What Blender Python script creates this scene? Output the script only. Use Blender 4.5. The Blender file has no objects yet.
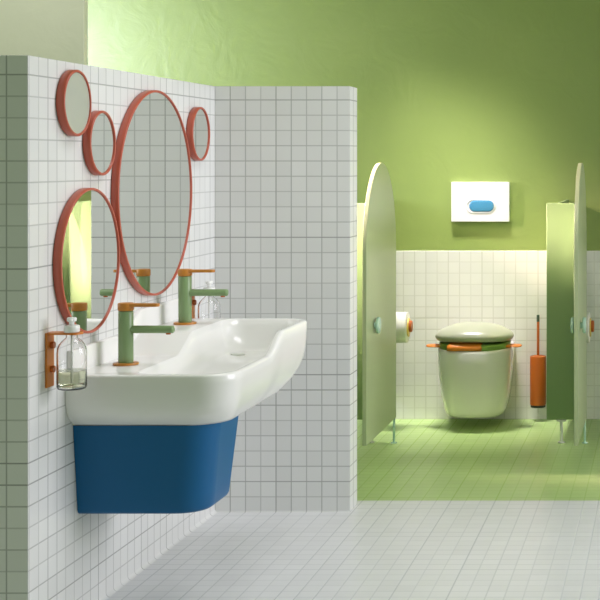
import bpy, bmesh, math
from mathutils import Vector, Matrix
PI = math.pi
T = 0.05                     # one wall tile, metres
F = 1409.0                   # focal length in pixels of the 600 px frame
VX, VY = 664.5, 161.0        # principal point in the frame
EYE = 23.0                   # eye height in tiles
XW = -29.45                  # face of the left tiled wall
DF, DC, DB = 65.2, 92.3, 125.6   # near end of the left wall, cross wall, far wall

scene = bpy.context.scene
COL = scene.collection

# ------------------------------------------------------------------ materials
def new_mat(name):
    m = bpy.data.materials.new(name); m.use_nodes = True
    nt = m.node_tree
    return m, nt, nt.nodes, nt.links, nt.nodes['Principled BSDF']

def plain(name, col, rough=0.4, metal=0.0, spec=0.5, coat=0.0, bump=0.0, bscale=60, var=0.0):
    m, nt, N, L, b = new_mat(name)
    b.inputs['Base Color'].default_value = (*col, 1)
    b.inputs['Roughness'].default_value = rough
    b.inputs['Metallic'].default_value = metal
    b.inputs['Specular IOR Level'].default_value = spec
    b.inputs['Coat Weight'].default_value = coat
    b.inputs['Coat Roughness'].default_value = 0.06
    if bump or var:
        tc = N.new('ShaderNodeTexCoord')
        no = N.new('ShaderNodeTexNoise'); no.inputs['Scale'].default_value = bscale
        L.new(tc.outputs['Object'], no.inputs['Vector'])
        if bump:
            bp = N.new('ShaderNodeBump'); bp.inputs['Strength'].default_value = bump
            bp.inputs['Distance'].default_value = 0.002
            L.new(no.outputs['Fac'], bp.inputs['Height']); L.new(bp.outputs['Normal'], b.inputs['Normal'])
        if var:
            mx = N.new('ShaderNodeMix'); mx.data_type = 'RGBA'
            mx.inputs['A'].default_value = (*[c*(1-var) for c in col], 1)
            mx.inputs['B'].default_value = (*[min(1, c*(1+var)) for c in col], 1)
            L.new(no.outputs['Fac'], mx.inputs['Factor']); L.new(mx.outputs['Result'], b.inputs['Base Color'])
    return m

def tile_mat(name, col, grout, phase=(XW, DC, 0.0), width=0.07, rough=0.3, var=0.03):
    """Square tiles laid on the world axes; only the two line families lying in a face are drawn."""
    m, nt, N, L, b = new_mat(name)
    g = N.new('ShaderNodeNewGeometry')
    sp = N.new('ShaderNodeSeparateXYZ'); L.new(g.outputs['Position'], sp.inputs[0])
    sn = N.new('ShaderNodeSeparateXYZ'); L.new(g.outputs['Normal'], sn.inputs[0])
    def M(op, a, bb=None, clamp=False):
        n = N.new('ShaderNodeMath'); n.operation = op; n.use_clamp = clamp
        for i, v in enumerate((a, bb)):
            if v is None: continue
            if isinstance(v, (int, float)): n.inputs[i].default_value = v
            else: L.new(v, n.inputs[i])
        return n.outputs[0]
    lines = []; cells = []
    for i, ax in enumerate('XYZ'):
        u = M('SUBTRACT', M('DIVIDE', sp.outputs[ax], T), phase[i])
        cells.append(M('FLOOR', u))
        fr = M('FRACT', u)
        dist = M('MINIMUM', fr, M('SUBTRACT', 1.0, fr))            # distance to the nearest joint
        mr = N.new('ShaderNodeMapRange'); mr.interpolation_type = 'SMOOTHSTEP'
        mr.inputs['From Min'].default_value = width*0.35; mr.inputs['From Max'].default_value = width*0.75
        mr.inputs['To Min'].default_value = 1.0; mr.inputs['To Max'].default_value = 0.0
        L.new(dist, mr.inputs['Value'])
        mask = M('LESS_THAN', M('ABSOLUTE', sn.outputs[ax]), 0.72)
        wl = N.new('ShaderNodeTexWhiteNoise'); wl.noise_dimensions = '1D'      # joints vary a little in tone
        L.new(M('ADD', M('ROUND', u), 37.3*i+5.1), wl.inputs['W'])
        stren = M('ADD', M('MULTIPLY', M('POWER', wl.outputs['Value'], 1.5), 0.55), 0.42)
        lines.append(M('MULTIPLY', M('MULTIPLY', mr.outputs[0], mask), stren))
    ln = M('MAXIMUM', M('MAXIMUM', lines[0], lines[1]), lines[2])
    cb = N.new('ShaderNodeCombineXYZ')
    for i in range(3): L.new(cells[i], cb.inputs[i])
    wn = N.new('ShaderNodeTexWhiteNoise'); L.new(cb.outputs[0], wn.inputs['Vector'])
    tone = N.new('ShaderNodeMix'); tone.data_type = 'RGBA'
    tone.inputs['A'].default_value = (*[c*(1-var) for c in col], 1)
    tone.inputs['B'].default_value = (*[min(1, c*(1+var)) for c in col], 1)
    L.new(wn.outputs['Value'], tone.inputs['Factor'])
    mx = N.new('ShaderNodeMix'); mx.data_type = 'RGBA'
    L.new(ln, mx.inputs['Factor']); L.new(tone.outputs['Result'], mx.inputs['A'])
    mx.inputs['B'].default_value = (*grout, 1)
    L.new(mx.outputs['Result'], b.inputs['Base Color'])
    rr = N.new('ShaderNodeMapRange'); rr.inputs['To Min'].default_value = rough; rr.inputs['To Max'].default_value = 0.85
    L.new(ln, rr.inputs['Value']); L.new(rr.outputs[0], b.inputs['Roughness'])
    bp = N.new('ShaderNodeBump'); bp.inputs['Strength'].default_value = 0.25; bp.inputs['Distance'].default_value = 0.001
    bp.invert = True
    L.new(ln, bp.inputs['Height']); L.new(bp.outputs['Normal'], b.inputs['Normal'])
    return m

def plaster_mat(name, c1, c2, rough=0.45, spec=0.5):
    m, nt, N, L, b = new_mat(name)
    tc = N.new('ShaderNodeTexCoord')
    n1 = N.new('ShaderNodeTexNoise'); n1.inputs['Scale'].default_value = 1.6; n1.inputs['Detail'].default_value = 7
    n1.inputs['Distortion'].default_value = 2.2
    L.new(tc.outputs['Object'], n1.inputs['Vector'])
    n2 = N.new('ShaderNodeTexNoise'); n2.inputs['Scale'].default_value = 5; n2.inputs['Detail'].default_value = 9
    n2.inputs['Distortion'].default_value = 3.0
    L.new(tc.outputs['Object'], n2.inputs['Vector'])
    mx = N.new('ShaderNodeMix'); mx.data_type = 'RGBA'
    mx.inputs['A'].default_value = (*c1, 1); mx.inputs['B'].default_value = (*c2, 1)
    L.new(n1.outputs['Fac'], mx.inputs['Factor']); L.new(mx.outputs['Result'], b.inputs['Base Color'])
    bp = N.new('ShaderNodeBump'); bp.inputs['Strength'].default_value = 0.2; bp.inputs['Distance'].default_value = 0.01
    L.new(n2.outputs['Fac'], bp.inputs['Height']); L.new(bp.outputs['Normal'], b.inputs['Normal'])
    b.inputs['Roughness'].default_value = rough
    b.inputs['Specular IOR Level'].default_value = spec
    return m

def glass_mat(name, col=(1, 1, 1), rough=0.02, ior=1.3):
    m, nt, N, L, b = new_mat(name)
    b.inputs['Base Color'].default_value = (*col, 1)
    b.inputs['Roughness'].default_value = rough
    b.inputs['Transmission Weight'].default_value = 1.0
    b.inputs['IOR'].default_value = ior
    return m

TILE = tile_mat('white_tile', (0.72, 0.73, 0.72), (0.30, 0.31, 0.30), width=0.062)
TILE_FAR = tile_mat('cream_tile', (0.80, 0.79, 0.74), (0.64, 0.63, 0.56), phase=(XW+9.18, DB, 0.0), width=0.085, var=0.02)
TILE_FLOOR = tile_mat('white_floor_tile', (0.70, 0.71, 0.72), (0.53, 0.55, 0.56), width=0.07, rough=0.28)
TILE_GREEN = tile_mat('green_floor_tile', (0.42, 0.585, 0.215), (0.39, 0.55, 0.195), width=0.08, rough=0.32)
GREEN = plaster_mat('green_plaster', (0.250, 0.338, 0.078), (0.300, 0.388, 0.104), rough=0.45, spec=0.9)
SAGEPL = plaster_mat('pale_sage_plaster', (0.70, 0.73, 0.57), (0.75, 0.77, 0.62))
CEIL = plain('ceiling_paint', (0.25, 0.34, 0.11), 0.9, spec=0.1)
CERAMIC = plain('white_ceramic', (0.83, 0.83, 0.81), 0.2, coat=0.2)
SANITARY = plain('toilet_ceramic', (0.82, 0.785, 0.78), 0.12, coat=0.5)
BLUE = plain('blue_lacquer', (0.006, 0.105, 0.265), 0.42, spec=0.25)
CORAL = plain('coral_metal', (0.45, 0.095, 0.055), 0.35, var=0.06, bscale=20)
MIRROR = plain('mirror_glass', (0.86, 0.88, 0.86), 0.015, metal=1.0)
PALE_REFL = plain('pale_reflection_glass', (0.66, 0.69, 0.62), 0.55, metal=1.0)  # pale matt tone stands in for the reflection in the highest mirror
TAPGREEN = plain('sage_tap_enamel', (0.20, 0.305, 0.135), 0.35)
OCHRE = plain('ochre_tap_enamel', (0.50, 0.195, 0.022), 0.38)
ORANGE = plain('orange_enamel', (0.62, 0.19, 0.018), 0.38)
RUST = plain('rust_orange_enamel', (0.45, 0.105, 0.012), 0.35)
RED = plain('red_detail', (0.5, 0.05, 0.02), 0.4)
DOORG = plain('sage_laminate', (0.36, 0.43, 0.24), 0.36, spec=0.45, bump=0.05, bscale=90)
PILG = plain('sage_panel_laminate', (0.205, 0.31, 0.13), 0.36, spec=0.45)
SEATG = plain('green_seat_pad', (0.20, 0.34, 0.07), 0.3)
LIDM = plain('grey_green_lid', (0.37, 0.39, 0.29), 0.28, coat=0.15)
MINT = plain('mint_metal', (0.52, 0.74, 0.64), 0.25, metal=0.35)
STEEL = plain('pale_steel', (0.72, 0.74, 0.68), 0.3, metal=0.5)
PLATE = plain('white_plastic', (0.74, 0.74, 0.72), 0.4)
BTN = plain('blue_button', (0.06, 0.25, 0.42), 0.22, coat=0.4)
PAPER = plain('tissue_paper', (0.82, 0.80, 0.73), 0.95, spec=0.1, bump=0.2, bscale=120)
YELLOW = plain('yellow_plastic', (0.75, 0.55, 0.12), 0.4)
DARK = plain('dark_rubber', (0.03, 0.035, 0.03), 0.5)
TIPG = plain('dark_green_grip', (0.05, 0.09, 0.06), 0.45)
GLASS = glass_mat('clear_bottle_plastic')
SOAP = glass_mat('pale_liquid_soap', (0.86, 0.88, 0.66), 0.06, 1.33)
PUMPW = plain('white_pump_plastic', (0.82, 0.83, 0.81), 0.3)

# ------------------------------------------------------------------ object helpers
def tag(o, label=None, cat=None, group=None, kind=None):
    if label: o['label'] = label
    if cat: o['category'] = cat
    if group: o['group'] = group
    if kind: o['kind'] = kind
    return o

def thing(name, base, label, cat, group=None):
    """Empty at base (tile units)"""
    o = bpy.data.objects.new(name, None); COL.objects.link(o)
    o.location = Vector(base)*T; o.empty_display_size = 0.05
    return tag(o, label, cat, group)

def world_loc(o):
    v = Vector((0, 0, 0))
    while o is not None:
        v += o.location; o = o.parent
    return v

def obj(name, bm, mat, parent=None, smooth=True, angle=35, bevel=0.0, segs=3, origin=None, subsurf=0):
    """bm is drawn in world tile units; linked as one mesh under parent"""
    bmesh.ops.recalc_face_normals(bm, faces=bm.faces)
    me = bpy.data.meshes.new(name)
    off = world_loc(parent) if parent else (Vector(origin)*T if origin else Vector((0, 0, 0)))
    for v in bm.verts: v.co = v.co*T - off
    bm.to_mesh(me); bm.free()
    me.materials.append(mat)
    o = bpy.data.objects.new(name, me); COL.objects.link(o)
    if parent: o.parent = parent
    else: o.location = off
    if bevel:
        md = o.modifiers.new('bevel', 'BEVEL'); md.width = bevel*T; md.segments = segs
        md.limit_method = 'ANGLE'; md.angle_limit = math.radians(40)
    if subsurf:
        md = o.modifiers.new('sub', 'SUBSURF'); md.levels = subsurf; md.render_levels = subsurf
    if smooth:
        for p in me.polygons: p.use_smooth = True
        if not subsurf:
            me.set_sharp_from_angle(angle=math.radians(angle)) if not bevel else None
        if bevel:
            w = o.modifiers.new('wn', 'WEIGHTED_NORMAL'); w.keep_sharp = True
    return o

def box(bm, x0, x1, y0, y1, z0, z1):
    vs = [bm.verts.new((x, y, z)) for z in (z0, z1) for y in (y0, y1) for x in (x0, x1)]
    for f in ((0, 2, 3, 1), (4, 5, 7, 6), (0, 1, 5, 4), (1, 3, 7, 5), (3, 2, 6, 7), (2, 0, 4, 6)):
        bm.faces.new([vs[i] for i in f])

def frame(axis):
    a = Vector(axis).normalized()
    u = Vector((0, 0, 1)) if abs(a.z) < 0.9 else Vector((1, 0, 0))
    u = (u - a*u.dot(a)).normalized()
    return a, u, a.cross(u)

def lathe(bm, base, axis, prof, n=40):
    """profile [(along axis, radius)]; radius 0 closes to a point"""
    a, u, w = frame(axis); base = Vector(base)
    rings = []
    for h, r in prof:
        if r <= 1e-6: rings.append([bm.verts.new(base + a*h)])
        else: rings.append([bm.verts.new(base + a*h + (u*math.cos(2*PI*i/n) + w*math.sin(2*PI*i/n))*r) for i in range(n)])
    for A, B in zip(rings, rings[1:]):
        for i in range(n):
            j = (i+1) % n
            if len(A) == 1 and len(B) == 1: continue
            if len(A) == 1: bm.faces.new((A[0], B[i], B[j]))
            elif len(B) == 1: bm.faces.new((A[i], B[0], A[j]))
            else: bm.faces.new((A[i], B[i], B[j], A[j]))

def rod(bm, base, axis, r, h, e=0.04, n=28):
    lathe(bm, base, axis, [(0, 0), (0, r-e), (e*0.3, r-e*0.3), (e, r), (h-e, r), (h-e*0.3, r-e*0.3), (h, r-e), (h, 0)], n)

def loft(bm, loops, cap0=True, cap1=True, closed=True):
    R = [[bm.verts.new(p) for p in lp] for lp in loops]
    n = len(R[0])
    for A, B in zip(R, R[1:]):
        for i in range(n if closed else n-1):
            j = (i+1) % n
            bm.faces.new((A[i], B[i], B[j], A[j]))
    if cap0: bm.faces.new(R[0][::-1])
    if cap1: bm.faces.new(R[-1])
    return R

def extrude_outline(bm, pts0, pts1):
    loft(bm, [pts0, pts1])

def copy_tree(o, delta=None, label=None, parent=None):
    c = o.copy(); COL.objects.link(c); c.parent = parent
    if delta is not None: c.location = o.location + Vector(delta)*T
    if label: c['label'] = label
    for ch in list(o.children): copy_tree(ch, None, None, c)
    return c

# ------------------------------------------------------------------ setting
THK = 2.15
WTOP = 27.9
XE = -20.6
b = bmesh.new()
# left half wall, with a small cove where it meets the floor
cove = [(XW + 0.22*(1-math.sin(t)), 0.22*(1-math.cos(t))) for t in [PI/2*i/8 for i in range(9)]]   # floor -> wall
prof = [(XW-THK, -0.3), (XW+0.22, -0.3)] + cove + [(XW, WTOP), (XW-THK, WTOP)]
extrude_outline(b, [(x, DF, z) for x, z in prof], [(x, DC+THK, z) for x, z in prof])
o = obj('wall_left', b, TILE, bevel=0.16, segs=4); tag(o, 'white square-tiled half wall carrying the mirrors and the basin', None, None, 'structure')
b = bmesh.new()
cove2 = [(DC - 0.12*(1-math.sin(t)), 0.12*(1-math.cos(t))) for t in [PI/2*i/8 for i in range(9)]]
prof = [(DC+THK, -0.3), (DC-0.12, -0.3)] + cove2 + [(DC, WTOP), (DC+THK, WTOP)]
extrude_outline(b, [(XW-0.01, y, z) for y, z in prof], [(XE, y, z) for y, z in prof])
o = obj('wall_back', b, TILE, bevel=0.16, segs=4); tag(o, 'white square-tiled half wall standing across behind the basin', None, None, 'structure')

FB = 95.45   # where the white floor meets the green one
b = bmesh.new(); box(b, -75, 34, -20, FB, -0.6, 0)
tag(obj('floor', b, TILE_FLOOR, smooth=False), 'white square-tiled floor', None, None, 'structure')
b = bmesh.new(); box(b, -75, 34, FB, DB, -0.6, 0)
tag(obj('floor_green', b, TILE_GREEN, smooth=False), 'green square-tiled floor of the toilet area', None, None, 'structure')
CZ = 47.0
b = bmesh.new(); box(b, -75, 34, DB, DB+3, 15, CZ)
tag(obj('wall_far', b, GREEN, smooth=False), 'green trowelled plaster wall above the toilet', None, None, 'structure')
b = bmesh.new(); box(b, -75, 34, DB-0.06, DB+3, -0.6, 15)
tag(obj('wall_wainscot', b, TILE_FAR, bevel=0.04, segs=2), 'cream tiled lower wall behind the toilet', None, None, 'structure')
b = bmesh.new(); box(b, -75, -41.2, 100, 100.7, 0, CZ)
tag(obj('wall_plaster', b, SAGEPL, bevel=0.05), 'pale sage plaster wall end rising behind the tiled half wall', None, None, 'structure')
# outer left wall of the toilet area, with a window opening
WX = -72.0
b = bmesh.new()
box(b, WX-2, WX, 101.6, 104, 0, CZ); box(b, WX-2, WX, 123.5, DB, 0, CZ)
box(b, WX-2, WX, 104, 123.5, 0, 0.2); box(b, WX-2, WX, 104, 123.5, 44, CZ)
tag(obj('wall_outer_left', b, GREEN, smooth=False), 'green plaster outer wall with a tall window opening', None, None, 'structure')
# unseen right wall, added to frame the daylight panel in an opening
b = bmesh.new()
box(b, 34, 36, 62, 65, 0, CZ); box(b, 34, 36, 99, DB, 0, CZ); box(b, 34, 36, 65, 99, 0, 8.5); box(b, 34, 36, 65, 99, 46.5, CZ)
tag(obj('wall_right', b, SAGEPL, smooth=False), 'pale sage right wall added to frame the daylight panel', None, None, 'structure')
b = bmesh.new(); box(b, -75, 34, 40, DB+3, CZ, CZ+1)
tag(obj('ceiling', b, CEIL, smooth=False), 'ceiling over the washroom', None, None, 'structure')

# ------------------------------------------------------------------ mirrors
def mirror(d, z, D, label, glass=None):
    t = thing('round_mirror', (XW, d, z), label, 'mirror', 'round coral-framed mirrors on the tiled wall')
    r = D/2; dep = 0.42; w = 0.13
    n = 96 if D > 5 else 64
    b = bmesh.new()
    lathe(b, (XW+0.02, d, z), (1, 0, 0), [(0, r-0.30), (0, r-0.03), (0.03, r), (dep-0.04, r), (dep-0.01, r-0.02), (dep, r-0.045),
          (dep, r-w+0.02), (dep-0.01, r-w+0.005), (dep-0.05, r-w), (dep-0.12, r-w), (dep-0.12, r-0.30), (0, r-0.30)], n)
    bmesh.ops.remove_doubles(b, verts=b.verts, dist=1e-5)
    obj('frame', b, CORAL, t, angle=50)
    b = bmesh.new()
    lathe(b, (XW+0.02, d, z), (1, 0, 0), [(dep-0.20, 0), (dep-0.20, r-w-0.005), (dep-0.07, r-w-0.005), (dep-0.07, 0)], n)
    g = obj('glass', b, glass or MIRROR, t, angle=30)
    if glass: tag(g, 'mirror glass toned pale and matt in place of a reflection')
    return t
mirror(69.75, 25.87, 3.3, 'small round coral-framed mirror nearest the wall end, highest of all', PALE_REFL)
mirror(72.9, 23.93, 3.36, 'small round coral-framed mirror touching the largest mirror on its near side')
mirror(80.75, 21.18, 11.75, 'largest round coral-framed mirror, above the gap between the taps')
mirror(88.35, 24.7, 3.38, 'small round coral-framed mirror nearest the corner, beyond the largest mirror')
mirror(71.45, 17.96, 7.36, 'medium round coral-framed mirror low above the soap bottle')

# ------------------------------------------------------------------ stepped double basin
def sstep(a, c, v):
    t = min(1, max(0, (v-a)/(c-a))); return t*t*(3-2*t)
ZL, ZH = 12.47, 13.53
def rim(y): return ZL + (ZH-ZL)*sstep(76.0, 78.9, y)

def rrect(x0, x1, y0, y1, rn, rf, zf, rl=0.05, nl=44, ns=20, nc=12):
    """rounded rectangle: wall side x0, outer side x1, near y0, far y1; corner radii near-outer rn, far-outer rf, wall side rl"""
    pts = []
    def line(a, c, n):
        for i in range(n): t = i/n; pts.append((a[0]+(c[0]-a[0])*t, a[1]+(c[1]-a[1])*t))
    def arc(cx, cy, r, a0, a1):
        for i in range(nc): a = a0+(a1-a0)*i/nc; pts.append((cx+r*math.cos(a), cy+r*math.sin(a)))
    arc(x0+rl, y0+rl, rl, PI, 1.5*PI)
    line((x0+rl, y0), (x1-rn, y0), ns)
    arc(x1-rn, y0+rn, rn, 1.5*PI, 2*PI)
    line((x1, y0+rn), (x1, y1-rf), nl)
    arc(x1-rf, y1-rf, rf, 0, PI/2)
    line((x1-rf, y1), (x0+rl, y1), ns)
    arc(x0+rl, y1-rl, rl, PI/2, PI)
    line((x0, y1-rl), (x0, y0+rl), nl)
    return [(x, y, zf(x, y)) for x, y in pts]

basin = thing('double_washbasin', (XW, 77, 9.83), 'white ceramic stepped double basin hung on the tiled wall', 'washbasin')
Y0, Y1 = 69.2, 84.95
ZB = 9.83
x0 = XW
loops = []
XT, XBm = -21.27, -21.95
c = lambda k: (lambda x, y: k)
loops.append(rrect(x0+0.0, XBm-1.5, Y0+1.9, Y1-4.0, 1.6, 1.8, c(ZB)))
loops.append(rrect(x0, XBm-0.10, Y0+0.95, Y1-2.6, 1.8, 2.6, c(ZB)))
loops.append(rrect(x0, XBm, Y0+0.80, Y1-2.3, 1.8, 2.6, c(ZB+0.12)))
for k in range(1, 7):                      # outer skin, far end swept up
    t = k/7.0
    far = Y1 - 2.3*(1-t)**6
    loops.append(rrect(x0, XT-(XT-XBm)*(1-t)**3, Y0+0.8*(1-t)**5, far, 1.8, 1.4+1.1*(1-t)**4,
                 (lambda tt: (lambda x, y: ZB+0.12+(rim(y)-0.12-ZB-0.12)*tt))(t)))
R = lambda dz: (lambda x, y: rim(y)+dz)
loops.append(rrect(x0, XT, Y0, Y1, 1.75, 1.3, R(-0.12)))
loops.append(rrect(x0, XT-0.04, Y0+0.04, Y1-0.04, 1.73, 1.28, R(-0.035)))
loops.append(rrect(x0, XT-0.13, Y0+0.13, Y1-0.13, 1.65, 1.2, R(0)))
xi0 = XW+3.05
loops.append(rrect(xi0, XT-0.30, Y0+0.42, Y1-0.30, 1.5, 1.1, R(0), rl=1.1))
loops.append(rrect(xi0+0.07, XT-0.37, Y0+0.49, Y1-0.37, 1.45, 1.05, R(-0.03), rl=1.05))
def fl(y): return 11.0 + 0.75*sstep(74.5, 80.5, y)     # bowl floor runs down from the upper to the lower basin
for k in range(1, 8):
    t = k/7.0; ins = 0.08+1.15*t**1.6
    h = 1-(1-t)**1.8
    loops.append(rrect(xi0+0.07+ins*0.8, XT-0.37-ins, Y0+0.49+ins*1.1, Y1-0.37-ins*1.1, max(0.8, 1.45-0.3*t), max(0.8, 1.05+0.4*t),
                 (lambda hh: (lambda x, y: (rim(y)-0.04)+(fl(y)-rim(y)+0.04)*hh))(h), rl=1.1))
loops.append(rrect(xi0+1.9, XT-2.3, Y0+3.0, Y1-3.2, 0.5, 0.5, lambda x, y: fl(y)-0.06, rl=0.5))
b = bmesh.new()
Rg = loft(b, loops, cap0=True, cap1=False)
# fill the bowl floor with strips between the two long sides (keeps the slope)
inner = Rg[-1]
n = len(inner)
left, right = [], []
nc, ns, nl = 12, 20, 44
order = inner
i0, i1 = nc + ns//2, nc+ns+nc+nl+nc+ns//2     # mid of the near side, mid of the far side
rightc = order[i0:i1+1]
leftc = (order[i1:]+order[:i0+1])[::-1]
ln = min(len(rightc), len(leftc))
if len(rightc) == len(leftc):
    for i in range(ln-1):
        q = [rightc[i], rightc[i+1], leftc[i+1], leftc[i]]
        q = list(dict.fromkeys(q))
        if len(q) > 2: b.faces.new(q)
else:
    b.faces.new(order)
obj('bowl', b, CERAMIC, basin, angle=60)
b = bmesh.new()                               # upstand along the wall, stepped like the rim
ys = [Y0+0.15+(Y1-0.3-Y0)*i/60 for i in range(61)]
lp = []
for y in ys:
    zt = rim(y)+1.2 if Y0+1 < y < Y1-1 else rim(y)+1.2
    zb = rim(y)-0.15
    lp.append([(XW+0.01, y, zb), (XW+0.26, y, zb), (XW+0.26, y, zt-0.08), (XW+0.22, y, zt-0.02), (XW+0.16, y, zt), (XW+0.01, y, zt)])
loft(b, lp)
obj('upstand', b, CERAMIC, basin, angle=50)
for y in (73.1, 81.9):
    b = bmesh.new(); rod(b, (XW+4.6, y+0.2, fl(y)-0.09), (0, 0, 1), 0.42, 0.12, 0.04)
    tag(obj('drain', b, STEEL, basin), 'round metal drain')

# ------------------------------------------------------------------ blue cover under the lower basin
cab = thing('basin_cabinet', (XW, 72.5, 5.24), 'blue tapered wall cabinet hung under the near end of the basin', 'cabinet')
b = bmesh.new()
zs = [(5.24, 0.32), (5.27, 0.18), (5.35, 0.07), (5.51, 0.0)] + [(5.51+(9.82-5.51)*i/6, 0) for i in range(1, 7)]
L2 = []
for z, e in zs:
    t = (z-5.24)/(9.82-5.24)
    yn = 70.65-0.55*t; xo = -23.08+0.55*t; yf = 75.35+0.1*t
    L2.append(rrect(XW+0.01, xo-e, yn+e, yf-e, max(0.3, 1.55-e), max(0.2, 0.9-e), c(z), rl=0.04))
loft(b, L2)
obj('body', b, BLUE, cab, angle=45)

# ------------------------------------------------------------------ taps
def tap(y, label):
    z = rim(y); X = -27.87
    t = thing('basin_tap', (X, y, z), label, 'tap', 'green basin taps with orange levers')
    b = bmesh.new(); rod(b, (X, y, z), (0, 0, 1), 0.64, 0.11, 0.03, 40); tag(obj('base_plate', b, OCHRE, t), 'orange base plate')
    b = bmesh.new(); rod(b, (X, y, z+0.10), (0, 0, 1), 0.375, 2.68, 0.03, 40); obj('column', b, TAPGREEN, t)
    b = bmesh.new()
    def sect(x, k):                            # slightly flattened round spout
        return [(x, y+0.24*k*math.cos(a), z+1.82+0.20*k*math.sin(a)) for a in [2*PI*i/24 for i in range(24)]]
    loft(b, [sect(X+0.2, 1), sect(X+2.40, 1), sect(X+2.46, 0.93), sect(X+2.48, 0.8)])
    obj('spout', b, TAPGREEN, t, angle=50)
    b = bmesh.new(); rod(b, (X+2.2, y, z+1.56), (0, 0, 1), 0.13, 0.1, 0.02, 20); tag(obj('aerator', b, RUST, t), 'small orange aerator')
    b = bmesh.new(); rod(b, (X, y, z+2.79), (0, 0, 1), 0.40, 0.40, 0.05, 40); tag(obj('cap', b, OCHRE, t), 'orange cap')
    b = bmesh.new()
    pts = []
    for i in range(13): a = -PI/2+PI*i/12; pts.append((X+1.52+0.22*math.cos(a), y+0.22*math.sin(a)))
    pts += [(X-0.1, y+0.3), (X-0.1, y-0.3)]
    loft(b, [[(px, py, z+3.0) for px, py in pts], [(px, py, z+3.16) for px, py in pts]])
    tag(obj('lever', b, OCHRE, t, bevel=0.03, segs=2), 'orange lever')
    return t
tap(72.9, 'green tap with orange lever on the low near end of the basin')
tap(81.9, 'green tap with orange lever on the raised far end of the basin')

# ------------------------------------------------------------------ soap holders and bottles
def holder(d, label):
    t = thing('soap_bracket', (XW, d, 12.2), label, 'bracket', 'orange soap brackets on the tiled wall')
    b = bmesh.new(); box(b, XW+0.005, XW+0.11, d-0.40, d+0.40, 12.2, 14.82); obj('back_plate', b, ORANGE, t, bevel=0.03, segs=2)
    b = bmesh.new()                            # top arm: plate with a round hole for the bottle neck
    cx, cy = XW+1.16, d; zt = 14.82; th = 0.09; n = 32
    outer, inn = [], []
    for i in range(n):
        a = 2*PI*i/n + PI/4
        inn.append((cx+0.33*math.cos(a), cy+0.33*math.sin(a)))
        ca, sa = math.cos(a), math.sin(a)
        if ca >= 0: outer.append((cx+0.48*ca, cy+0.48*sa))
        else:
            s = min(1.14/max(1e-6, -ca), 0.40/max(1e-6, abs(sa)))
            outer.append((cx+s*ca, cy+s*sa))
    vs = [[b.verts.new((p[0], p[1], z)) for p in P] for P, z in ((outer, zt-th), (outer, zt), (inn, zt), (inn, zt-th))]
    for A, B in ((vs[0], vs[1]), (vs[1], vs[2]), (vs[2], vs[3]), (vs[3], vs[0])):
        for i in range(n):
            j = (i+1) % n; b.faces.new((A[i], B[i], B[j], A[j]))
    obj('arm', b, ORANGE, t, smooth=False)
    for z in (13.05, 14.2):
        b = bmesh.new(); rod(b, (XW+0.09, d+0.05, z), (1, 0, 0), 0.17, 0.2, 0.04, 20)
        tag(obj('screw_knob', b, RUST, t), 'dark orange knob')
    return t
def bottle(d, label):
    X = XW+1.16; z = 12.12
    t = thing('soap_bottle', (X, d, z), label, 'soap bottle', 'clear soap bottles hung from brackets')
    b = bmesh.new()
    out = [(0, 0), (0, 0.55), (0.03, 0.63), (0.12, 0.68), (1.72, 0.68), (1.95, 0.66), (2.15, 0.58), (2.32, 0.44), (2.42, 0.32), (2.48, 0.27), (2.80, 0.27)]
    ins = [(2.80, 0.22), (2.46, 0.22), (2.38, 0.29), (2.28, 0.40), (2.12, 0.53), (1.93, 0.61), (1.72, 0.63), (0.14, 0.63), (0.08, 0.56), (0.07, 0)]
    lathe(b, (X, d, z), (0, 0, 1), out+ins, 48)
    obj('bottle_body', b, GLASS, t, angle=60)
    b = bmesh.new()
    lathe(b, (X, d, z), (0, 0, 1), [(0.085, 0), (0.085, 0.54), (0.15, 0.622), (0.88, 0.622), (0.88, 0)], 48)
    tag(obj('liquid', b, SOAP, t, angle=40), 'pale yellow-green soap in the bottom')
    b = bmesh.new(); rod(b, (X, d, z+2.705), (0, 0, 1), 0.36, 0.34, 0.05, 28); rod(b, (X, d, z+3.06), (0, 0, 1), 0.12, 0.2, 0.03, 20)
    obj('pump_collar', b, PUMPW, t)
    b = bmesh.new(); rod(b, (X, d, z+3.22), (0, 0, 1), 0.22, 0.2, 0.05, 24)
    rod(b, (X, d-0.05, z+3.33), (0.35, -1, -0.1), 0.085, 0.55, 0.03, 16)
    obj('pump_head', b, PUMPW, t)
    b = bmesh.new(); rod(b, (X, d, z+0.3), (0, 0, 1), 0.05, 2.5, 0.01, 10); obj('dip_tube', b, PUMPW, t)
    return t
h1 = holder(67.35, 'orange soap bracket near the wall end, beside the medium mirror')
h2 = copy_tree(h1, (0, 20.3, 0), 'orange soap bracket beyond the far tap, near the wall corner')
p1 = bottle(67.25, 'clear soap bottle with white pump near the wall end, under the medium mirror')
p2 = copy_tree(p1, (0, 20.3, 0), 'clear soap bottle beyond the far tap, near the wall corner')

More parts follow.
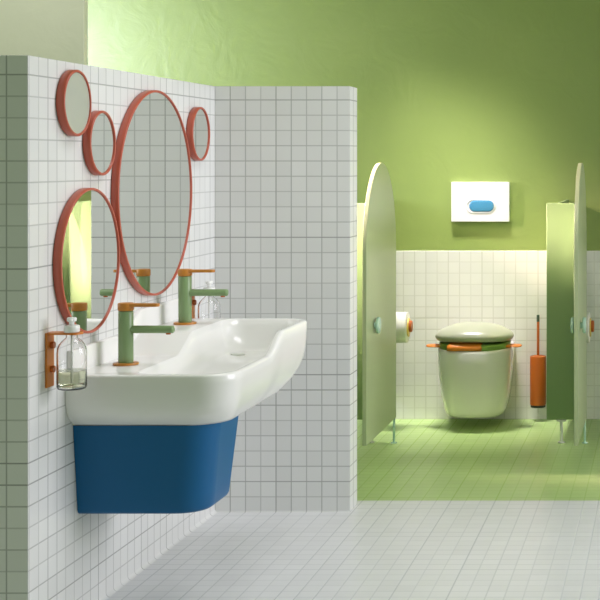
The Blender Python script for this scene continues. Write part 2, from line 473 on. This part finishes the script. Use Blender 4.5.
# ------------------------------------------------------------------ toilet cubicles
PZ0, PZ1 = 1.9, 19.57
def door(xc, label):
    t = thing('cubicle_door', (xc, 115, 0), label, 'door', 'round-topped cubicle doors standing open')
    y0, y1 = 103.5, 115.0; r = (y1-y0)/2; zt = 22.85; zb = 2.08; h = 0.15
    pts = [(y0, zb), (y1, zb)]
    for i in range(41):
        a = PI*i/40
        pts.append(((y0+y1)/2+r*math.cos(a), zt-r*1.2+r*1.2*math.sin(a)))
    b = bmesh.new()
    loft(b, [[(xc-h, y, z) for y, z in pts], [(xc+h, y, z) for y, z in pts]])
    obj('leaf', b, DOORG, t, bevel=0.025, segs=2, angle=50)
    for s in (-1, 1):
        b = bmesh.new()
        lathe(b, (xc+s*(h-0.01), 106.4, 10.6), (s, 0, 0), [(0, 0), (0, 0.25), (0.16, 0.22), (0.18, 0.52), (0.22, 0.60), (0.36, 0.62), (0.42, 0.56), (0.44, 0.4), (0.44, 0)], 32)
        tag(obj('knob', b, MINT, t, angle=40), 'mint metal knob')
    for z in (5.0, 15.6):
        b = bmesh.new(); box(b, xc-0.82, xc-h+0.02, 114.86, 115.14, z-0.35, z+0.35)
        tag(obj('hinge', b, STEEL, t, bevel=0.04, segs=2), 'pale metal hinge')
    b = bmesh.new(); rod(b, (xc+0.0, 114.85, 0.0), (0, 0, 1), 0.10, zb+0.05, 0.02, 16); rod(b, (xc, 114.85, 0), (0, 0, 1), 0.26, 0.08, 0.02, 20)
    tag(obj('pivot_post', b, MINT, t), 'thin metal floor post')
    return t
d1 = door(-22.05, 'open round-topped sage green door left of the toilet')
d2 = copy_tree(d1, (15.55, 0, 0), 'open round-topped sage green door seen edge-on right of the toilet brush')

def pilaster(xa, label):
    xb = xa+2.3
    t = thing('cubicle_pilaster', ((xa+xb)/2, 115, 0), label, 'partition', 'narrow front panels of the cubicles')
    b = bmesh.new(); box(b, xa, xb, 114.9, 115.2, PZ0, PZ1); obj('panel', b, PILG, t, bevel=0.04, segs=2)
    b = bmesh.new(); X = (xa+xb)/2+0.05
    rod(b, (X, 115.05, 0), (0, 0, 1), 0.13, PZ0, 0.02, 20); rod(b, (X, 115.05, 0), (0, 0, 1), 0.30, 0.1, 0.03, 20)
    rod(b, (X, 115.05, PZ0-0.14), (0, 0, 1), 0.40, 0.14, 0.03, 20)
    tag(obj('leg', b, STEEL, t), 'pale metal leg')
    return t
q1 = pilaster(-25.17, 'narrow sage cubicle front panel behind the left open door')
q2 = copy_tree(q1, (15.55, 0, 0), 'narrow sage cubicle front panel right of the toilet brush')
def side_panel(X, label):
    t = thing('cubicle_partition', (X, 120, 0), label, 'partition', 'cubicle side partitions')
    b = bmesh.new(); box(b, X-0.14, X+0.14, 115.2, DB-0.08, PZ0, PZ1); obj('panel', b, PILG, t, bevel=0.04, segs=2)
    return t
s1 = side_panel(-24.2, 'sage cubicle side partition behind the left door, holding a paper roll')
s2 = copy_tree(s1, (15.55, 0, 0), 'sage cubicle side partition between toilet brush and right door')

# paper rolls on their holders
def roll_holder(Xp, label):
    d, z = 120.5, 8.77
    t = thing('paper_holder', (Xp, d, z), label, 'paper holder', 'orange paper holders on the partitions')
    b = bmesh.new(); rod(b, (Xp, d, z), (1, 0, 0), 0.55, 0.14, 0.03, 28); obj('wall_disc', b, RUST, t)
    b = bmesh.new(); rod(b, (Xp+0.1, d, z), (1, 0, 0), 0.16, 2.15, 0.02, 20); obj('spindle', b, RUST, t)
    b = bmesh.new(); rod(b, (Xp+2.13, d, z), (1, 0, 0), 0.80, 0.10, 0.03, 36); tag(obj('flange', b, YELLOW, t), 'yellow disc against the roll')
    b = bmesh.new(); lathe(b, (Xp+2.22, d, z+0.1), (1, 0, 0), [(0, 0), (0, 0.46), (0.04, 0.50), (0.20, 0.50), (0.26, 0.44), (0.27, 0)], 28)
    tag(obj('end_knob', b, RUST, t), 'orange end knob')
    return t
def roll(Xp, label):
    d, z = 120.5, 8.77
    b = bmesh.new()
    lathe(b, (Xp+0.44, d, z), (1, 0, 0), [(0, 0.42), (0, 1.24), (0.05, 1.31), (1.62, 1.31), (1.67, 1.24), (1.67, 0.42), (0, 0.42)], 56)
    bmesh.ops.remove_doubles(b, verts=b.verts, dist=1e-5)
    o = obj('toilet_roll', b, PAPER, None, angle=50, origin=(Xp+0.44, d, z))
    return tag(o, label, 'toilet roll', 'white paper rolls on their holders')
XP = -24.05
g1 = roll_holder(XP, 'orange and yellow paper holder beside the left open door')
copy_tree(g1, (15.55, 0, 0), 'orange and yellow paper holder at right picture edge, beyond the right door')
r1 = roll(XP, 'white toilet paper roll beside the left open door')
copy_tree(r1, (15.55, 0, 0), 'white toilet paper roll at right picture edge, beyond the right door')

# ------------------------------------------------------------------ wall-hung toilet
TX = -16.38
toilet = thing('wall_toilet', (TX, DB-0.06, 1.2), 'white wall-hung toilet with grey-green lid and orange seat', 'toilet')
def dshape(hw, yb, yf, z, n=28, p=2.35):
    """D outline: straight back at yb, superelliptic front reaching yf"""
    ym = yf + min(hw*1.15, (yb-yf)*0.75)
    pts = [(TX+hw*0.96, yb), ]
    for i in range(n+1):
        a = PI*i/n
        ca, sa = math.cos(a), math.sin(a)
        pts.append((TX+hw*math.copysign(abs(ca)**(2/p), ca), ym-(ym-yf)*abs(sa)**(2/p)))
    pts.append((TX-hw*0.96, yb))
    return [(x, y, z) for x, y in pts]
YB = DB-0.07; YFt = 118.5
b = bmesh.new()
lp = []
for t, hw, yf in ((0, 2.0, 120.3), (0.012, 2.35, 119.9), (0.035, 2.52, 119.65), (0.10, 2.66, 119.4), (0.3, 2.90, 119.0), (0.55, 3.07, 118.72),
                  (0.8, 3.17, 118.55), (0.96, 3.20, YFt), (0.985, 3.18, YFt+0.03), (1.0, 3.10, YFt+0.10)):
    lp.append(dshape(hw, YB, yf, 1.05+5.9*t))
lp.append(dshape(2.3, YB-1.3, YFt+1.0, 6.95)); lp.append(dshape(2.15, YB-1.5, YFt+1.2, 6.7)); lp.append(dshape(1.3, YB-2.4, YFt+2.4, 3.6))
loft(b, lp)
obj('bowl', b, SANITARY, toilet, angle=50)
# seat ring
def ring(name, mat, z0, z1, hwo, yfo, hwi, yfi, a0=None, a1=None, label=None):
    n = 48
    def pt(hw, yf, a, yb=124.3):
        ym = yf + min(hw*1.15, 4)
        ca, sa = math.cos(a), math.sin(a)
        e = 2/2.3
        x = TX+hw*math.copysign(abs(ca)**e, ca)
        y = ym-(ym-yf)*abs(sa)**e if sa >= 0 else ym+(yb-ym)*abs(sa)**e
        return x, y
    full = a0 is None
    A = [2*PI*i/n for i in range(n)] if full else [a0+(a1-a0)*i/16 for i in range(17)]
    b = bmesh.new()
    lps = []
    e = 0.07
    for a in A:
        xo, yo = pt(hwo, yfo, a); xi, yi = pt(hwi, yfi, a, 123.2)
        mx = lambda k: (xo+(xi-xo)*k, yo+(yi-yo)*k)
        k = 0.08
        lps.append([(*mx(0), z0), (*mx(0), z1-e), (*mx(k), z1), (*mx(1-k), z1), (*mx(1), z1-e), (*mx(1), z0)])
    if full: lps.append(lps[0]); 
    loft(b, lps, cap0=not full, cap1=not full)
    bmesh.ops.remove_doubles(b, verts=b.verts, dist=1e-5)
    o = obj(name, b, mat, toilet, angle=50)
    if label: tag(o, label)
    return o
ring('seat', SEATG, 6.96, 7.46, 3.06, 118.64, 1.9, 120.2, label='green seat ring')
b = bmesh.new()                                # orange insert along the front of the seat
lps = []
for i in range(17):
    x = -2.0+3.0*i/16
    y = 118.58+0.05*(x+0.2)**2
    e = 0.18 if i in (0, 16) else 0.0
    lps.append([(TX+x, y+0.1, 6.97), (TX+x, y-0.02+e, 7.0), (TX+x, y-0.06+e, 7.12), (TX+x, y-0.06+e, 7.30), (TX+x, y+0.02+e, 7.42-e), (TX+x, y+0.25, 7.55-e), (TX+x, y+1.0, 7.6-e), (TX+x, y+1.0, 6.97)])
loft(b, lps)
tag(obj('seat_grip', b, ORANGE, toilet, angle=50), 'orange front insert of the seat')
for s in (-1, 1):
    b = bmesh.new()
    def hs(x, hy, hz): return [(TX+s*x, 121.2+hy*math.cos(a), 7.12+hz*math.sin(a)) for a in [2*PI*i/20 for i in range(20)]]
    loft(b, [hs(2.8, 0.75, 0.14), hs(3.4, 0.7, 0.14), hs(3.8, 0.62, 0.13), hs(4.02, 0.45, 0.10), hs(4.1, 0.2, 0.05)])
    tag(obj('seat_handle', b, ORANGE, toilet, angle=60), 'orange side handle of the seat')
# domed lid
b = bmesh.new()
tilt = math.radians(3.0)
def lidloop(k, z):
    n = 64; out = []
    for i in range(n):
        a = 2*PI*i/n
        ca, sa = math.cos(a), math.sin(a); e = 2/2.3
        u = 3.36*k*math.copysign(abs(ca)**e, ca)
        v = 3.15 + 3.15*k*math.copysign(abs(sa)**e, sa)      # distance from the hinge
        out.append((TX+u, 124.8-v, z+(v-0.5)*math.tan(tilt)))
    return out
prof = [(0.02, 7.45), (0.5, 7.42), (0.86, 7.40), (0.925, 7.42), (0.96, 7.50), (0.985, 7.62), (1.0, 7.78), (0.985, 7.95), (0.94, 8.14), (0.86, 8.34), (0.74, 8.55), (0.58, 8.74), (0.40, 8.88), (0.2, 8.96), (0.02, 8.98)]
loft(b, [lidloop(k, z) for k, z in prof])
tag(obj('lid', b, LIDM, toilet, angle=60), 'grey-green domed lid')
for s in (-1, 1):
    b = bmesh.new(); rod(b, (TX+s*1.3-0.35, 124.85, 7.2), (1, 0, 0), 0.22, 0.7, 0.04, 20); tag(obj('lid_hinge', b, STEEL, toilet), 'metal hinge')

# ------------------------------------------------------------------ flush plate
fx0, fx1, fz0, fz1 = -18.94, -13.78, 17.6, 21.13
plate = thing('flush_plate', ((fx0+fx1)/2, DB, (fz0+fz1)/2), 'white rectangular flush plate with blue pill-shaped button on green wall', 'flush plate')
cxp, czp = -16.33, 19.0
def pill(hw, hh, y, n=16):
    pts = []
    r = hh
    for i in range(n+1): a = -PI/2+PI*i/n; pts.append((cxp+hw-r+r*math.cos(a), y, czp+r*math.sin(a)))
    for i in range(n+1): a = PI/2+PI*i/n; pts.append((cxp-hw+r+r*math.cos(a), y, czp+r*math.sin(a)))
    return pts
yf = DB-0.5
b = bmesh.new(); box(b, fx0, fx1, yf, DB-0.0, fz0, fz1); obj('plate', b, PLATE, plate, bevel=0.05, segs=3)
b = bmesh.new()
loft(b, [pill(1.32, 0.66, yf+0.02), pill(1.32, 0.66, yf-0.03), pill(1.28, 0.62, yf-0.05), pill(1.22, 0.55, yf-0.05), pill(1.20, 0.53, yf+0.01)])
obj('button_surround', b, PLATE, plate, angle=40)
b = bmesh.new()
cxp += 0.09
loft(b, [pill(1.10, 0.50, yf-0.01), pill(1.10, 0.50, yf-0.04), pill(1.05, 0.45, yf-0.07), pill(0.95, 0.35, yf-0.08)])
tag(obj('button', b, BTN, plate, angle=60), 'blue pill-shaped button')

# ------------------------------------------------------------------ toilet brush
BX, BY = -11.18, 124.6
br = thing('toilet_brush_holder', (BX, BY, 1.25), 'orange wall-mounted brush holder right of the toilet', 'brush holder')
b = bmesh.new()
lathe(b, (BX, BY, 1.45), (0, 0, 1), [(0, 0), (0, 0.66), (0.05, 0.71), (4.27, 0.71), (4.31, 0.69), (4.31, 0.62), (0.3, 0.60), (0.3, 0)], 40)
obj('cup', b, RUST, br)
b = bmesh.new(); rod(b, (BX, BY, 1.25), (0, 0, 1), 0.66, 0.24, 0.03, 40); tag(obj('base_ring', b, DARK, br), 'dark base ring')
b = bmesh.new(); box(b, BX-0.3, BX+0.3, BY+0.66, DB-0.06, 3.6, 4.6); obj('wall_bracket', b, RUST, br, bevel=0.04, segs=2)
bh = thing('toilet_brush', (BX, BY, 1.8), 'toilet brush with thin orange handle and dark tip, standing in its holder', 'brush')
b = bmesh.new(); rod(b, (BX, BY, 3.4), (0, 0, 1), 0.115, 5.4, 0.02, 20); obj('handle', b, RUST, bh)
b = bmesh.new(); rod(b, (BX, BY, 8.78), (0, 0, 1), 0.13, 0.62, 0.04, 20); tag(obj('grip_tip', b, TIPG, bh), 'dark green tip')
b = bmesh.new()
lathe(b, (BX, BY, 1.8), (0, 0, 1), [(0, 0), (0.05, 0.3), (0.3, 0.5), (1.4, 0.5), (1.7, 0.2), (1.75, 0)], 28)
tag(obj('bristle_head', b, PUMPW, bh), 'white bristle head')
b = bmesh.new(); lathe(b, (BX, BY, 5.5), (0, 0, 1), [(0, 0), (0, 0.55), (0.24, 0.58), (0.30, 0.3), (0.34, 0.1), (0.34, 0)], 36); tag(obj('splash_lid', b, RUST, bh), 'orange lid on the holder')

# ------------------------------------------------------------------ light
def area(name, loc, target, sx, sy, power, col, spread=180):
    l = bpy.data.lights.new(name, 'AREA'); l.shape = 'RECTANGLE'; l.size = sx; l.size_y = sy; l.energy = power; l.color = col
    l.spread = math.radians(spread)
    o = bpy.data.objects.new(name, l); COL.objects.link(o)
    o.location = Vector(loc)*T
    dv = (Vector(target)-Vector(loc))
    o.rotation_euler = dv.to_track_quat('-Z', 'Y').to_euler()
    return o
# daylight from the far-left opening, washing the far wall
area('daylight_wash', (-68, 106, 32), (-44, 125.6, 31), 0.6, 0.8, 15.0, (0.92, 0.95, 1.20), 90)
# unseen fill light, added to brighten the pale plaster wall end
area('plaster_fill_light', (-45, 87, 46.5), (-45, 87, 0), 0.4, 0.4, 7, (1.0, 0.96, 0.92), 170)
# warm lamp in the passage at the left, shining across the doors
area('passage_lamp', (-53, 107, 36), (-13, 112.2, 15), 0.42, 0.42, 36, (1.0, 0.69, 0.70), 31)
# ceiling light washing the tiled wall behind the toilet
area('cubicle_light', (-19.0, 116.3, 45), (-17.8, 125.6, -1), 0.5, 0.12, 4.5, (1.0, 0.92, 0.93), 42)
# ceiling panel over the basin and daylight panel set in the opening added at the right
area('ceiling_panel_basin', (-11, 76, 46.7), (-11, 76, 0), 0.9, 0.7, 10.5, (1.0, 0.96, 1.0), 135)
area('daylight_right', (35.5, 82, 28), (-29, 84, 14), 1.6, 1.8, 23, (1.0, 0.965, 1.06), 104)

w = bpy.data.worlds.new('ambient'); scene.world = w; w.use_nodes = True
N, L = w.node_tree.nodes, w.node_tree.links
bg = N['Background']
tc = N.new('ShaderNodeTexCoord'); sp = N.new('ShaderNodeSeparateXYZ'); L.new(tc.outputs['Generated'], sp.inputs[0])
mr = N.new('ShaderNodeMapRange'); mr.inputs['From Min'].default_value = -0.6; mr.inputs['From Max'].default_value = 0.9
L.new(sp.outputs['X'], mr.inputs['Value'])
mx = N.new('ShaderNodeMix'); mx.data_type = 'RGBA'
mx.inputs['A'].default_value = (0.235, 0.305, 0.17, 1); mx.inputs['B'].default_value = (0.44, 0.49, 0.40, 1)
L.new(mr.outputs[0], mx.inputs['Factor']); L.new(mx.outputs['Result'], bg.inputs['Color'])
bg.inputs['Strength'].default_value = 1.0

# ------------------------------------------------------------------ camera
cam = bpy.data.cameras.new('camera'); co = bpy.data.objects.new('camera', cam); COL.objects.link(co)
co.location = (0, 0, EYE*T); co.rotation_euler = (PI/2, 0, 0)
cam.sensor_fit = 'HORIZONTAL'; cam.sensor_width = 36.0
cam.lens = 36.0*F/600
cam.shift_x = -(VX-300)/600; cam.shift_y = -(300-VY)/600
cam.clip_start = 0.01; cam.clip_end = 100
scene.camera = co
scene.view_settings.view_transform = 'Standard'; scene.view_settings.look = 'None'
scene.view_settings.exposure = 0.0; scene.view_settings.gamma = 1.0
scene.view_settings.use_curve_mapping = False
